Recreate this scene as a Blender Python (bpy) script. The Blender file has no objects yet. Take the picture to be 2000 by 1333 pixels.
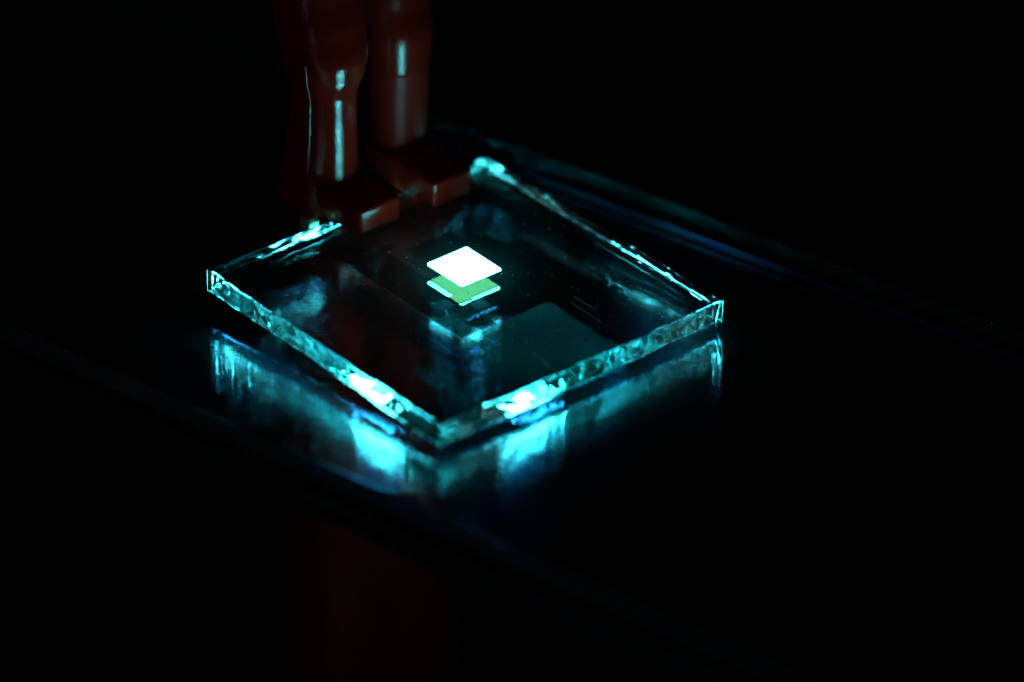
import bpy, bmesh, math, random
from mathutils import Vector, Matrix, Euler

sc = bpy.context.scene
C = sc.collection
rnd = random.Random(11)

# ------------------------------------------------------------------ camera
cam_d = bpy.data.cameras.new('camera')
cam = bpy.data.objects.new('camera', cam_d)
C.objects.link(cam)
cam.location = (-14.62699, -18.06406, 14.08446)
cam.rotation_euler = (1.0514986, 0.0124584, -0.7083256)
cam_d.sensor_width = 36.0
cam_d.lens = 147.49
cam_d.clip_start = 0.5
cam_d.clip_end = 400.0
cam_d.dof.use_dof = True
cam_d.dof.focus_distance = 28.60
cam_d.dof.aperture_fstop = 0.135
cam_d.dof.aperture_blades = 8
sc.camera = cam

# ------------------------------------------------------------------ world / exposure
w = bpy.data.worlds.new('World')
sc.world = w
w.use_nodes = True
w.node_tree.nodes['Background'].inputs[0].default_value = (0.5, 0.8, 1.0, 1)
w.node_tree.nodes['Background'].inputs[1].default_value = 0.0006
sc.view_settings.view_transform = 'Standard'
sc.view_settings.look = 'None'
sc.view_settings.gamma = 1.0
sc.view_settings.exposure = 0.0
sc.view_settings.use_curve_mapping = False
sc.render.engine = 'CYCLES'
cy = sc.cycles
cy.max_bounces = 28
cy.diffuse_bounces = 4
cy.glossy_bounces = 16
cy.transmission_bounces = 24
cy.transparent_max_bounces = 24
cy.caustics_reflective = True
cy.caustics_refractive = True
cy.blur_glossy = 0.0
cy.sample_clamp_direct = 0.0
cy.sample_clamp_indirect = 30.0
cy.use_adaptive_sampling = False
cy.use_denoising = True

EMIT = (5.0, 35.0, 38.0)           # radiance of the lit pixel

# added weak fill lamp, unseen at left, lifts the clip's dim side and strip edges
ld = bpy.data.lights.new('fill_lamp', 'AREA')
ld.shape = 'DISK'; ld.size = 3.0; ld.energy = 34.0; ld.color = (1.0, 0.92, 0.86)
lamp = bpy.data.objects.new('fill_lamp', ld)
C.objects.link(lamp)
lamp.location = (-17.0, -3.0, 8.0)
lamp.rotation_euler = (Vector((1.2, 2.0, .6)) - Vector(lamp.location)).to_track_quat('-Z', 'Y').to_euler()

# ------------------------------------------------------------------ helpers
def nodes(name):
    m = bpy.data.materials.new(name)
    m.use_nodes = True
    nt = m.node_tree
    nt.nodes.clear()
    out = nt.nodes.new('ShaderNodeOutputMaterial')
    return m, nt, out

def N(nt, t, **kw):
    n = nt.nodes.new('ShaderNode' + t)
    for k, v in kw.items():
        if k in n.inputs: n.inputs[k].default_value = v
        else: setattr(n, k, v)
    return n

def link(nt, a, ao, b, bi):
    nt.links.new(a.outputs[ao], b.inputs[bi])

def mesh_obj(name, verts, faces, mats, parent=None, smooth=False, mat_idx=None, matrix=None):
    me = bpy.data.meshes.new(name)
    me.from_pydata(verts, [], faces)
    for m in (mats if isinstance(mats, (list, tuple)) else [mats]): me.materials.append(m)
    if mat_idx: me.polygons.foreach_set('material_index', mat_idx)
    if smooth: me.polygons.foreach_set('use_smooth', [True] * len(me.polygons))
    me.update()
    return link_obj(name, me, parent, matrix)

def link_obj(name, me, parent=None, matrix=None):
    o = bpy.data.objects.new(name, me)
    C.objects.link(o)
    if matrix is not None: o.matrix_world = matrix
    if parent is not None: o.parent = parent
    return o

def bm_obj(name, bm, mats, parent=None, smooth=False):
    me = bpy.data.meshes.new(name)
    bmesh.ops.recalc_face_normals(bm, faces=bm.faces)
    bm.to_mesh(me); bm.free()
    for m in (mats if isinstance(mats, (list, tuple)) else [mats]): me.materials.append(m)
    if smooth: me.polygons.foreach_set('use_smooth', [True] * len(me.polygons))
    return link_obj(name, me, parent)

def box_bm(x0, x1, y0, y1, z0, z1, bevel=0.0, seg=2):
    bm = bmesh.new()
    bmesh.ops.create_cube(bm, size=1)
    for v in bm.verts:
        v.co = Vector((x0 + (v.co.x + .5) * (x1 - x0), y0 + (v.co.y + .5) * (y1 - y0), z0 + (v.co.z + .5) * (z1 - z0)))
    if bevel: bmesh.ops.bevel(bm, geom=bm.edges[:], offset=bevel, segments=seg, profile=.5, affect='EDGES')
    return bm

def tag(o, label=None, cat=None, kind=None, group=None):
    if label: o['label'] = label
    if cat: o['category'] = cat
    if kind: o['kind'] = kind
    if group: o['group'] = group
    return o

def empty(name, matrix):
    o = bpy.data.objects.new(name, None)
    C.objects.link(o)
    o.empty_display_size = .2
    o.matrix_world = matrix
    return o

# ------------------------------------------------------------------ materials
def glass_volume(nt, out):
    va = N(nt, 'VolumeAbsorption', Density=0.5); va.inputs['Color'].default_value = (0.03, 0.86, 0.88, 1)
    vs = N(nt, 'VolumeScatter', Density=0.05); vs.inputs['Color'].default_value = (0.55, 0.9, 0.9, 1)
    ad = N(nt, 'AddShader')
    link(nt, va, 0, ad, 0); link(nt, vs, 0, ad, 1); link(nt, ad, 0, out, 'Volume')

def mat_slab_glass():
    m, nt, out = nodes('tile_glass')
    g = N(nt, 'BsdfGlass', Roughness=0.0, IOR=1.5); g.inputs['Color'].default_value = (1, 1, 1, 1)
    link(nt, g, 0, out, 'Surface')
    glass_volume(nt, out)
    return m

def mat_emit(name, col):
    m, nt, out = nodes(name)
    e = N(nt, 'Emission', Strength=1.0); e.inputs['Color'].default_value = (*col, 1)
    link(nt, e, 0, out, 'Surface')
    return m

def mat_film(name, col, refl=0.03, rcol=(1, 1, 1)):
    m, nt, out = nodes(name)
    t = N(nt, 'BsdfTransparent'); t.inputs['Color'].default_value = (*col, 1)
    g = N(nt, 'BsdfGlossy', Roughness=0.0); g.inputs['Color'].default_value = (*rcol, 1)
    mx = N(nt, 'MixShader', Fac=refl)
    link(nt, t, 0, mx, 1); link(nt, g, 0, mx, 2); link(nt, mx, 0, out, 'Surface')
    return m

def mat_coated_glass():
    m, nt, out = nodes('coated_cover_glass')
    fr = N(nt, 'Fresnel', IOR=1.5)
    r = N(nt, 'BsdfRefraction', Roughness=0.0, IOR=1.5); r.inputs['Color'].default_value = (1, 1, 1, 1)
    g = N(nt, 'BsdfGlossy', Roughness=0.0); g.inputs['Color'].default_value = (0.26, 0.48, 1.0, 1)
    mx = N(nt, 'MixShader')
    link(nt, fr, 0, mx, 'Fac'); link(nt, r, 0, mx, 1); link(nt, g, 0, mx, 2)
    link(nt, mx, 0, out, 'Surface')
    return m

def mat_ground_edge():
    m, nt, out = nodes('ground_glass_edge')
    fr = N(nt, 'Fresnel', IOR=1.5)
    r = N(nt, 'BsdfRefraction', Roughness=0.25, IOR=1.5); r.inputs['Color'].default_value = (.8, .9, 1, 1)
    g = N(nt, 'BsdfGlossy', Roughness=0.42); g.inputs['Color'].default_value = (0.28, 0.75, 1.0, 1)
    mx = N(nt, 'MixShader')
    d = N(nt, 'BsdfDiffuse'); d.inputs['Color'].default_value = (0.10, 0.38, 0.44, 1)
    m2 = N(nt, 'MixShader', Fac=0.45)
    link(nt, fr, 0, mx, 'Fac'); link(nt, r, 0, mx, 1); link(nt, g, 0, mx, 2)
    link(nt, mx, 0, m2, 1); link(nt, d, 0, m2, 2)
    link(nt, m2, 0, out, 'Surface')
    return m

def mat_brushed():
    m, nt, out = nodes('brushed_metal')
    g = N(nt, 'BsdfAnisotropic', Roughness=0.17, Anisotropy=0.85)
    g.inputs['Color'].default_value = (0.66, 0.68, 0.68, 1)
    uv = N(nt, 'UVMap', uv_map='brush')
    tan = N(nt, 'Tangent', direction_type='UV_MAP', uv_map='brush')
    link(nt, tan, 0, g, 'Tangent')
    mp = N(nt, 'Mapping'); mp.inputs['Scale'].default_value = (1.6, 38, 1)
    link(nt, uv, 0, mp, 0)
    nz = N(nt, 'TexNoise', Scale=1.0, Detail=3.0, Roughness=0.6)
    link(nt, mp, 0, nz, 'Vector')
    bp = N(nt, 'Bump', Strength=0.6, Distance=0.004)
    link(nt, nz, 0, bp, 'Height'); link(nt, bp, 0, g, 'Normal')
    mp2 = N(nt, 'Mapping'); mp2.inputs['Scale'].default_value = (3.0, 130, 1)
    link(nt, uv, 0, mp2, 0)
    nz2 = N(nt, 'TexNoise', Scale=1.0, Detail=2.0)
    link(nt, mp2, 0, nz2, 'Vector')
    mr = N(nt, 'MapRange'); mr.inputs[1].default_value = .3; mr.inputs[2].default_value = .7
    mr.inputs[3].default_value = .025; mr.inputs[4].default_value = .09
    link(nt, nz2, 0, mr, 0); link(nt, mr, 0, g, 'Roughness')
    mp3 = N(nt, 'Mapping'); mp3.inputs['Scale'].default_value = (4.5, 52, 1)
    link(nt, uv, 0, mp3, 0)
    nz3 = N(nt, 'TexNoise', Scale=1.0, Detail=3.0, Roughness=.65)
    link(nt, mp3, 0, nz3, 'Vector')
    cr = N(nt, 'ValToRGB')
    cr.color_ramp.elements[0].position = .36; cr.color_ramp.elements[0].color = (.20, .22, .23, 1)
    cr.color_ramp.elements[1].position = .62; cr.color_ramp.elements[1].color = (.88, .90, .90, 1)
    link(nt, nz3, 0, cr, 0); link(nt, cr, 0, g, 'Color')
    g2 = N(nt, 'BsdfGlossy', Roughness=0.48); g2.inputs['Color'].default_value = (0.66, 0.68, 0.68, 1)
    mx = N(nt, 'MixShader', Fac=0.09)
    link(nt, g, 0, mx, 1); link(nt, g2, 0, mx, 2)
    link(nt, mx, 0, out, 'Surface')
    return m

def mat_plastic(name='red_brown_plastic', r0=.05, r1=.16, spec=.5):
    m, nt, out = nodes(name)
    p = N(nt, 'BsdfPrincipled', Roughness=0.16, IOR=1.5)
    p.inputs['Base Color'].default_value = (0.40, 0.010, 0.005, 1)
    p.inputs['Specular IOR Level'].default_value = spec
    p.inputs['Subsurface Weight'].default_value = 0.35
    p.inputs['Subsurface Radius'].default_value = (0.20, 0.03, 0.02)
    p.inputs['Subsurface Scale'].default_value = 1.0
    tc = N(nt, 'TexCoord')
    nz = N(nt, 'TexNoise', Scale=9.0, Detail=5.0, Roughness=0.7)
    link(nt, tc, 'Object', nz, 'Vector')
    mr = N(nt, 'MapRange'); mr.inputs[1].default_value = .35; mr.inputs[2].default_value = .7
    mr.inputs[3].default_value = r0; mr.inputs[4].default_value = r1
    link(nt, nz, 0, mr, 0); link(nt, mr, 0, p, 'Roughness')
    nf = N(nt, 'TexNoise', Scale=70.0, Detail=3.0, Roughness=0.6)
    link(nt, tc, 'Object', nf, 'Vector')
    bp = N(nt, 'Bump', Strength=0.2, Distance=0.01)
    link(nt, nf, 0, bp, 'Height'); link(nt, bp, 0, p, 'Normal')
    link(nt, p, 0, out, 'Surface')
    return m

def mat_simple(name, col, rough=.5, metal=0.0, spec=.5):
    m, nt, out = nodes(name)
    p = N(nt, 'BsdfPrincipled', Roughness=rough, Metallic=metal)
    p.inputs['Base Color'].default_value = (*col, 1)
    p.inputs['Specular IOR Level'].default_value = spec
    link(nt, p, 0, out, 'Surface')
    return m

M_glass = mat_slab_glass()
def mat_crushed():
    m, nt, out = nodes('crushed_glass_edge')
    g = N(nt, 'BsdfGlass', Roughness=0.0, IOR=1.5)
    t = N(nt, 'BsdfTranslucent'); t.inputs['Color'].default_value = (.85, .97, .97, 1)
    rg = N(nt, 'BsdfGlass', Roughness=0.35, IOR=1.5)
    tc = N(nt, 'TexCoord')
    nz = N(nt, 'TexNoise', Scale=60.0, Detail=4.0, Roughness=.7)
    link(nt, tc, 'Object', nz, 'Vector')
    nb = N(nt, 'TexNoise', Scale=7.0, Detail=2.0, Roughness=.5)
    link(nt, tc, 'Object', nb, 'Vector')
    ad2 = N(nt, 'Math', operation='ADD'); link(nt, nz, 0, ad2, 0); link(nt, nb, 0, ad2, 1)
    mr = N(nt, 'MapRange'); mr.inputs[1].default_value = 1.0; mr.inputs[2].default_value = 1.12
    link(nt, ad2, 0, mr, 0)
    ma = N(nt, 'MixShader', Fac=.4); link(nt, rg, 0, ma, 1); link(nt, t, 0, ma, 2)
    mx = N(nt, 'MixShader'); link(nt, mr, 0, mx, 'Fac'); link(nt, g, 0, mx, 1); link(nt, ma, 0, mx, 2)
    link(nt, mx, 0, out, 'Surface')
    glass_volume(nt, out)
    return m
M_crush = mat_crushed()
M_emit = mat_emit('lit_pixel', EMIT)
M_green = mat_film('green_organic_film', (0.12, 0.19, 0.17), 0.025, (1.0, 0.82, 0.30))
M_dark = mat_film('dark_electrode_film', (0.30, 0.38, 0.40), 0.01)
M_cover = mat_coated_glass()
M_edge = mat_ground_edge()
M_metal = mat_brushed()
M_plastic = mat_plastic()
M_scuffed = mat_plastic('scuffed_red_plastic', .34, .5, .2)
M_worn = mat_plastic('worn_red_plastic', .14, .26)
M_black = mat_simple('black_lacquer', (0.006, 0.007, 0.009), 0.12, 0, .5)
M_dust = mat_simple('pale_dust', (0.75, 0.78, 0.78), .8)
M_pin = mat_simple('pale_brass', (0.55, 0.52, 0.30), .35, .3)

# ------------------------------------------------------------------ setting: tabletop, metal plate, cover glass
T_SHEET = 0.15
Z_METAL = -T_SHEET - 0.006
Z_TABLE = -0.40

def table():
    bm = bmesh.new()
    s = 60
    vs = [bm.verts.new(p) for p in ((-s, -s, Z_TABLE), (s, -s, Z_TABLE), (s, s, Z_TABLE), (-s, s, Z_TABLE))]
    bm.faces.new(vs)
    o = bm_obj('tabletop', bm, M_black)
    tag(o, kind='structure')
table()

# the strip lies a little turned against the tile: long axis along sd, across along sx
sd = Vector((-0.165, 1.0, 0)).normalized()
sx = Vector((sd.y, -sd.x, 0))
P_NEAR = Vector((-0.62, 0.0, 0))     # a point of the near long edge
WID = 3.98
def strip_pt(a, b, z): 
    p = P_NEAR + sx * a + sd * b
    return Vector((p.x, p.y, z))
Y0, Y1 = -16.0, 24.0

def strip_box(name, a0, a1, b0, b1, z0, z1, mats, bevel=0.0, side_idx=None):
    bm = bmesh.new()
    bmesh.ops.create_cube(bm, size=1)
    for v in bm.verts:
        v.co = strip_pt(a0 if v.co.x < 0 else a1, b0 if v.co.y < 0 else b1, z0 if v.co.z < 0 else z1)
    bmesh.ops.recalc_face_normals(bm, faces=bm.faces)
    if bevel:
        es = [e for e in bm.edges if all(abs(v.co.z - z1) < 1e-6 for v in e.verts)]
        bmesh.ops.bevel(bm, geom=es, offset=bevel, segments=3, profile=.5, affect='EDGES')
    bm.normal_update()
    if side_idx is not None:
        for f in bm.faces:
            if abs(f.normal.z) < .995: f.material_index = side_idx
    uvl = bm.loops.layers.uv.new('brush')
    bd = Vector((math.cos(-0.70), math.sin(-0.70), 0))
    bn = Vector((-bd.y, bd.x, 0))
    for f in bm.faces:
        for l in f.loops:
            l[uvl].uv = (l.vert.co.dot(bd), l.vert.co.dot(bn) + l.vert.co.z)
    return bm_obj(name, bm, mats)

STRIPS = [   # across-range, wording
    (0.0, WID, 'that the glowing tile rests on', 'under the glowing tile'),
    (-7.3, -0.30, 'in front of the tile, across the nearer gap', 'in front of the tile, across the nearer gap'),
    (WID + 0.24, WID + 8.0, 'behind the tile, across the farther gap', 'behind the tile, across the farther gap')]
for a0, a1, t1, t2 in STRIPS:
    p = strip_box('metal_plate', a0 + .03, a1 - .03, Y0 + .1, Y1 - .1, Z_TABLE + 0.002, Z_METAL, M_metal, 0.02)
    tag(p, 'dark brushed metal plate ' + t2, 'plate', group='metal plates side by side')
    c = strip_box('cover_sheet', a0, a1, Y0, Y1, -T_SHEET, 0.0, [M_cover, M_edge], 0.015, 1)
    tag(c, 'long clear coated glass strip ' + t1, 'glass sheet', group='glass strips side by side')

# ------------------------------------------------------------------ the glowing glass tile
TILT = 0.0567276
TH = 0.17457
D = 2.4915
Wd = 2.5
Mt = Matrix.Rotation(TILT, 4, 'X')          # local frame: origin = near bottom corner, x along near-right edge
Mt = Matrix.Translation((0, 0, 0.003)) @ Mt
tile = empty('glowing_tile', Mt)
tag(tile, 'square clear glass tile with one lit cyan-white pixel, edges chipped and sparkling', 'glass tile')

class Bites:
    """shell shaped fracture scars on one cut edge of the tile"""
    def __init__(s, length, seed):
        r = random.Random(seed)
        s.L = length; s.b = []
        for k in range(15):
            s.b.append((r.uniform(0, length), r.uniform(-.1, .8) * TH, r.uniform(.12, .38), r.uniform(.6, 1.4) * TH, r.uniform(.004, .015), r.uniform(-.5, .5)))
        for k in range(64):
            s.b.append((r.uniform(0, length), r.uniform(.0, .8) * TH, r.uniform(.012, .05), r.uniform(.3, .95) * TH, r.uniform(.002, .009), r.uniform(-1.3, 1.3)))
        for k in range(110):
            s.b.append((r.uniform(0, length), r.uniform(.0, .6) * TH, r.uniform(.006, .020), r.uniform(.06, .28) * TH, r.uniform(.0015, .006), r.uniform(-1, 1)))
        for k in range(230):
            s.b.append((r.uniform(0, length), r.uniform(-.05, .10) * TH, r.uniform(.006, .026), r.uniform(.06, .26) * TH, r.uniform(.002, .010), r.uniform(-.8, .8)))
        for k in range(16):
            s.b.append((r.uniform(0, length), r.uniform(.95, 1.02) * TH, r.uniform(.010, .04), r.uniform(.03, .10) * TH, r.uniform(.002, .005), 0))
        s.ph = [r.uniform(0, 6.28) for _ in range(8)]
    def depth(s, x, h):
        d = 0.0
        for (cx, ch, rx, rh, dep, sk) in s.b:
            if abs(x - cx) > rx * 1.9: continue
            dx = (x - cx - sk * (h - ch)) / rx; dh = (h - ch) / rh
            q = dx * dx + dh * dh
            if q < 1: d = max(d, dep * (1 - q) ** .8 * (1 + .12 * math.sin(9 * math.sqrt(q) + s.ph[0])))
        d += .0030 * math.sin(5.1 * x + s.ph[1]) + .0020 * math.sin(13 * x + 11 * h + s.ph[2])
        d += .0007 * math.sin(37 * x - 22 * h + s.ph[3])
        if h < .13 * TH: d += .006 * (1 - h / (.13 * TH)) * (.75 + .3 * math.sin(29 * x + s.ph[6]) * math.sin(11 * x + s.ph[7]))
        if h > .955 * TH: d += .005 * (h / TH - .955) / .045
        d += .006 * (1 - h / TH) * math.sin(2.3 * x + s.ph[5])
        return d

def build_slab():
    NX, NH = 560, 24
    verts, faces = [], []
    corners = [Vector((0, 0, 0)), Vector((Wd, 0, 0)), Vector((Wd, D, 0)), Vector((0, D, 0))]
    bites = [Bites((corners[(i + 1) % 4] - corners[i]).length, 40 + i) for i in range(4)]
    rows_h = [h * TH for h in (0, .025, .05, .075, .1, .13, .16, .2, .24, .28, .33, .38, .44, .5, .56, .62, .68, .74, .8, .85, .9, .93, .955, .98, 1)]
    top, bot = [], []
    cols = []
    for i in range(4):
        a, b = corners[i], corners[(i + 1) % 4]
        e = (b - a); L = e.length; e.normalize()
        inn = Vector((-e.y, e.x, 0))
        pa = corners[i - 1]
        for k in range(NX):
            x = L * k / NX
            # corner blend so that neighbouring sides meet
            fade = min(1.0, x / .05, (L - x) / .05)
            col = []
            for j, h in enumerate(rows_h):
                dpt = bites[i].depth(x, h) * fade
                # soft arris at top and bottom edge
                ar = 0.0
                if j == NH or j == 0: ar = .003
                if j == 0: ar += .004 * fade
                p = a + e * x + inn * (dpt + ar * 1.0)
                p.z = h
                if k == 0: p = a + (e + inn) * ar + Vector((0, 0, h))
                col.append(p)
            cols.append(col)
    n = len(cols)
    # sides
    for c in cols:
        for p in c: verts.append(p)
    for c in range(n):
        c2 = (c + 1) % n
        for j in range(NH):
            faces.append((c * (NH + 1) + j, c2 * (NH + 1) + j, c2 * (NH + 1) + j + 1, c * (NH + 1) + j + 1))
    ns = len(faces)
    base = len(verts)
    verts += [c[NH] for c in cols]
    faces.append(tuple(base + c for c in range(n)))
    base2 = len(verts)
    verts += [c[0] for c in cols]
    faces.append(tuple(base2 + n - 1 - c for c in range(n)))
    o = mesh_obj('glass_slab', [tuple(v) for v in verts], faces, [M_glass, M_crush], tile)
    o.data.polygons.foreach_set('material_index', [1 if (k % NH) in (0, 1, 2, NH - 1) else 0 for k in range(ns)] + [0, 0])
    sm = [True] * ns + [False, False]
    o.data.polygons.foreach_set('use_smooth', sm)
    return o
build_slab()

EU0, EU1, EV0, EV1 = 1.222, 1.577, 1.240, 1.612
def rounded_plate(name, u0, u1, v0, v1, z0, z1, r, mat, parent, seg=5):
    pts = []
    for cx, cy_, a0 in ((u1 - r, v1 - r, 0), (u0 + r, v1 - r, 90), (u0 + r, v0 + r, 180), (u1 - r, v0 + r, 270)):
        for k in range(seg + 1):
            a = math.radians(a0 + 90 * k / seg)
            pts.append((cx + r * math.cos(a), cy_ + r * math.sin(a)))
    n = len(pts)
    vs = [(x, y, z0) for x, y in pts] + [(x, y, z1) for x, y in pts]
    fs = [tuple(range(n - 1, -1, -1)), tuple(range(n, 2 * n))]
    fs += [(k, (k + 1) % n, n + (k + 1) % n, n + k) for k in range(n)]
    return mesh_obj(name, vs, fs, mat, parent)

rounded_plate('lit_pixel', EU0, EU1, EV0, EV1, TH - .006, TH + .005, .015, M_emit, tile)['label'] = 'overexposed white square of light in the tile'
# films on the underside and top side of the glass
def film_poly(name, pts, z0, z1, mat):
    n = len(pts)
    vs = [(x, y, z0) for x, y in pts] + [(x, y, z1) for x, y in pts]
    fs = [tuple(range(n - 1, -1, -1)), tuple(range(n, 2 * n))] + [(k, (k + 1) % n, n + (k + 1) % n, n + k) for k in range(n)]
    return mesh_obj(name, vs, fs, mat, tile)
fu, fv = EU0 - .080, EV0 - .094
film_poly('green_film', [(fu - .03, fv + .03), (fu + .115, fv + .012), (fu + .115, fv + .035), (fu + .385, fv + .035), (fu + .385, fv + .40),
                         (fu + .042, fv + .40), (fu + .042, fv + .13), (fu - .03, fv + .13)], .004, .007, M_green)['label'] = 'yellow-green film square under the lit pixel'
for (a0, a1, b0, b1) in ((.872, 1.185, .820, 2.46), (1.310, 2.05, .826, 1.95)):
    rounded_plate('electrode_film', a0, a1, b0, b1, -.0045, -.0025, .004, M_dark, tile)

def mat_haze(name, col, fac):
    m, nt, out = nodes(name)
    t = N(nt, 'BsdfTransparent'); t.inputs['Color'].default_value = (.62, .80, .80, 1)
    d = N(nt, 'BsdfDiffuse'); d.inputs['Color'].default_value = (*col, 1)
    tc = N(nt, 'TexCoord')
    mp = N(nt, 'Mapping'); mp.inputs['Scale'].default_value = (30, 4, 1); mp.inputs['Rotation'].default_value = (0, 0, .7)
    nz = N(nt, 'TexNoise', Scale=1.0, Detail=4.0); link(nt, tc, 'Object', mp, 0); link(nt, mp, 0, nz, 'Vector')
    mr = N(nt, 'MapRange'); mr.inputs[1].default_value = .3; mr.inputs[2].default_value = .7
    mr.inputs[3].default_value = fac * .75; mr.inputs[4].default_value = fac * 1.2
    link(nt, nz, 0, mr, 0)
    mx = N(nt, 'MixShader'); link(nt, mr, 0, mx, 'Fac'); link(nt, t, 0, mx, 1); link(nt, d, 0, mx, 2)
    link(nt, mx, 0, out, 'Surface')
    return m
M_haze = mat_haze('glow_film', (.3, .72, .76), .030)  # added pale film, stands in for the glow mirrored in the metal
M_haze2 = mat_haze('pixel_image_film', (.40, .66, .80), .022)  # added squares, stand in for dim mirrored images of the lit pixel
for (a0, a1, b0, b1, m) in ((.872, 1.64, .05, .815, M_haze), (.80, .866, .36, .62, M_haze),
                            (1.02, 1.115, 1.165, 1.27, M_haze2), (1.19, 1.302, 1.02, 1.14, M_haze2), (.34, .47, .06, .70, M_haze)):
    rounded_plate('glow_film', a0, a1, b0, b1, .004, .006, .003, m, tile)

def scratch(u0, v0, u1, v1, wd, ht=.004):
    a, b = Vector((u0, v0, 0)), Vector((u1, v1, 0))
    e = (b - a).normalized(); nn = Vector((-e.y, e.x, 0)) * wd
    z0, z1 = TH + .0005, TH + ht
    vs = [a - nn, b - nn, b + nn, a + nn]
    vv = [(p.x, p.y, z0) for p in vs] + [(a.x, a.y, z1), (b.x, b.y, z1)]
    fs = [(3, 2, 1, 0), (0, 1, 5, 4), (2, 3, 4, 5), (0, 4, 3), (1, 2, 5)]
    return mesh_obj('scratch', vv, fs, M_dust, tile)
scratch(.79, .735, .79, 1.56, .0014)
scratch(.80, .722, 1.04, .722, .0014)
scratch(1.66, .30, 1.67, .62, .0012)
scratch(1.74, .44, 1.73, .66, .0012)
scratch(1.03, .10, 1.05, .30, .001)

def dust():
    vs, fs = [], []
    r = random.Random(5)
    for k in range(170):
        u, v = r.uniform(.1, 2.4), r.uniform(.1, 2.3)
        if EU0 - .03 < u < EU1 + .03 and EV0 - .03 < v < EV1 + .03: continue
        s = r.uniform(.0018, .0045) * (1.8 if r.random() < .12 else 1)
        ang = r.uniform(0, 3.14); st = r.choice((1, 1, 1.4, 2.4))
        b = len(vs)
        for dx, dy, dz in ((-st, 0, 0), (st, 0, 0), (0, -1, 0), (0, 1, 0), (0, 0, 1.0), (0, 0, -.1)):
            x, y = dx * math.cos(ang) - dy * math.sin(ang), dx * math.sin(ang) + dy * math.cos(ang)
            vs.append((u + x * s, v + y * s, TH + .0012 + dz * s))
        fs += [(b, b + 2, b + 4), (b + 2, b + 1, b + 4), (b + 1, b + 3, b + 4), (b + 3, b, b + 4),
               (b + 2, b, b + 5), (b + 1, b + 2, b + 5), (b + 3, b + 1, b + 5), (b, b + 3, b + 5)]
    o = mesh_obj('dust', vs, fs, M_dust, tile)
    o['kind'] = 'stuff'
dust()

# ------------------------------------------------------------------ the red plastic clip
Mc = Mt @ Matrix.Translation((0, 0, TH + .002))
clip = empty('plastic_clip', Mc)
tag(clip, 'dark red plastic clip whose two stubby feet grip the far edge of the tile', 'clip')

def loft(name, secs, mat, parent, n=48, p=2.3, smooth=True):
    """secs: (z, cx, cy, rx, ry) superellipse rings"""
    vs, fs = [], []
    for (z, cx, cy_, rx, ry) in secs:
        for k in range(n):
            a = 2 * math.pi * k / n
            c, s = math.cos(a), math.sin(a)
            vs.append((cx + rx * math.copysign(abs(c) ** (2 / p), c), cy_ + ry * math.copysign(abs(s) ** (2 / p), s), z))
    m = len(secs)
    for j in range(m - 1):
        for k in range(n):
            k2 = (k + 1) % n
            fs.append((j * n + k, j * n + k2, (j + 1) * n + k2, (j + 1) * n + k))
    fs.append(tuple(range(n - 1, -1, -1)))
    fs.append(tuple((m - 1) * n + k for k in range(n)))
    o = mesh_obj(name, vs, fs, mat, parent, smooth)
    for f in o.data.polygons[-2:]: f.use_smooth = False
    return o

def smooth_secs(keys, step=.03):
    out = []
    for a, b in zip(keys[:-1], keys[1:]):
        k = max(1, int(abs(b[0] - a[0]) / step))
        for i in range(k):
            t = i / k; t2 = t * t * (3 - 2 * t)
            out.append(tuple([a[0] + (b[0] - a[0]) * t] + [x + (y - x) * t2 for x, y in zip(a[1:], b[1:])]))
    out.append(keys[-1])
    return out

def foot(u_tip0, u_tip1, v_tip, u_h0, u_h1, v_h, h_tip, h_heel):
    bm = bmesh.new()
    vs = [bm.verts.new(p) for p in ((u_tip0, v_tip, 0), (u_tip1, v_tip, 0), (u_h1, v_h, -.02), (u_h0, v_h, -.02),
                                    (u_tip0, v_tip, h_tip), (u_tip1, v_tip, h_tip), (u_h1, v_h, h_heel), (u_h0, v_h, h_heel))]
    for f in ((3, 2, 1, 0), (4, 5, 6, 7), (0, 1, 5, 4), (1, 2, 6, 5), (2, 3, 7, 6), (3, 0, 4, 7)):
        bm.faces.new([vs[i] for i in f])
    bmesh.ops.recalc_face_normals(bm, faces=bm.faces)
    heel = [e for e in bm.edges if all(abs(v.co.y - v_h) < 1e-5 for v in e.verts) and abs(e.verts[0].co.z - e.verts[1].co.z) > .05]
    bmesh.ops.bevel(bm, geom=heel, offset=.12, segments=6, profile=.5, affect='EDGES')
    sharp = [e for e in bm.edges if len(e.link_faces) == 2 and e.calc_face_angle(0) > .6]
    bmesh.ops.bevel(bm, geom=sharp, offset=.024, segments=3, profile=.5, affect='EDGES')
    return bm_obj('foot', bm, M_plastic, clip, True)

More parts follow.
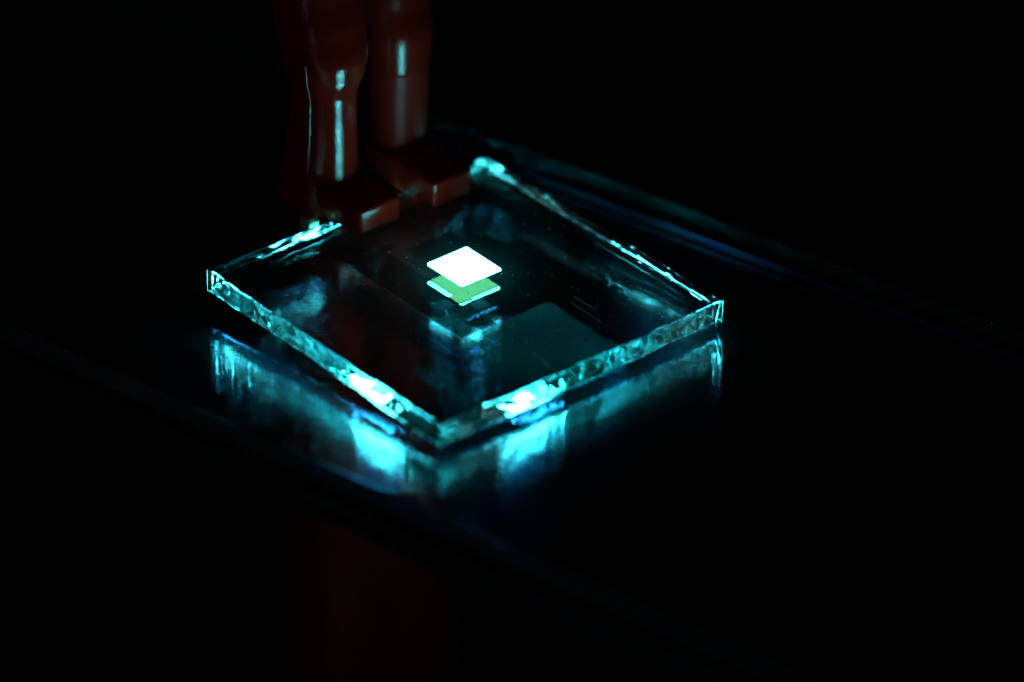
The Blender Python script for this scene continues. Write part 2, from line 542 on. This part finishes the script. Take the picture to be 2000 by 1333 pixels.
# nearer prong
foot(1.095, 1.455, 2.185, 1.00, 1.46, 3.06, .185, .225)
LEG = [(.0, 1.235, 2.82, .260, .33), (.15, 1.24, 2.82, .240, .305), (.35, 1.255, 2.82, .220, .278), (.60, 1.265, 2.82, .208, .262), (.83, 1.268, 2.82, .204, .257)]
SHO = [(.831, 1.268, 2.82, .2045, .2575), (1.03, 1.272, 2.82, .258, .306), (1.15, 1.277, 2.82, .276, .317), (1.36, 1.28, 2.87, .292, .321), (1.60, 1.285, 2.93, .312, .33), (2.4, 1.29, 3.0, .33, .34)]
loft('leg', smooth_secs(LEG)[:-1] + smooth_secs(SHO, .02), M_plastic, clip)
def seam(secs, z0, z1, ang, rad):
    ss = [q for q in smooth_secs(secs, .03) if z0 <= q[0] <= z1]
    vs, fs = [], []
    rr = random.Random(3)
    for (z, cx, cy_, rx, ry) in ss:
        c, sn = math.cos(ang), math.sin(ang)
        px = cx + rx * math.copysign(abs(c) ** (2 / 2.3), c); py = cy_ + ry * math.copysign(abs(sn) ** (2 / 2.3), sn)
        q = rad * rr.uniform(.7, 1.25)
        for k in range(6):
            a = 2 * math.pi * k / 6
            vs.append((px + q * math.cos(a), py + q * math.sin(a), z))
    for j in range(len(ss) - 1):
        for k in range(6):
            fs.append((j * 6 + k, j * 6 + (k + 1) % 6, j * 6 + 6 + (k + 1) % 6, j * 6 + 6 + k))
    mesh_obj('mould_seam', vs, fs, M_plastic, clip, True)
seam(LEG, .04, .83, math.radians(200), .010)
seam(SHO, .83, 1.16, math.radians(200), .010)
# farther prong
foot(1.738, 2.092, 2.158, 1.70, 2.16, 3.02, .19, .225)
loft('leg', smooth_secs([(.0, 1.955, 2.84, .212, .21), (.5, 1.955, 2.84, .213, .212), (.83, 1.955, 2.84, .216, .218)]), M_scuffed, clip)
loft('shoulder', smooth_secs([(.80, 1.955, 2.838, .206, .206), (.815, 1.955, 2.836, .219, .220), (.835, 1.955, 2.836, .222, .222), (1.10, 1.955, 2.836, .242, .236), (1.30, 1.955, 2.90, .258, .25), (2.4, 1.94, 3.0, .28, .28)]), M_worn, clip)
# body above the picture that joins the two prongs
bm = box_bm(.95, 2.20, 2.60, 3.40, 2.35, 4.6, .16, 5)
bm_obj('body', bm, M_plastic, clip, True)
# lower jaw under the tile edge
bm = box_bm(1.14, 2.14, 2.505, 2.98, -TH - .11, -.03, .03, 3)
bm_obj('lower_jaw', bm, M_plastic, clip, True)
bm = box_bm(.885, .99, 2.50, 2.60, -.10, .055, .02, 3)
bm_obj('contact_pin', bm, M_pin, clip, True)['label'] = 'small pale contact pin beside the tile edge'
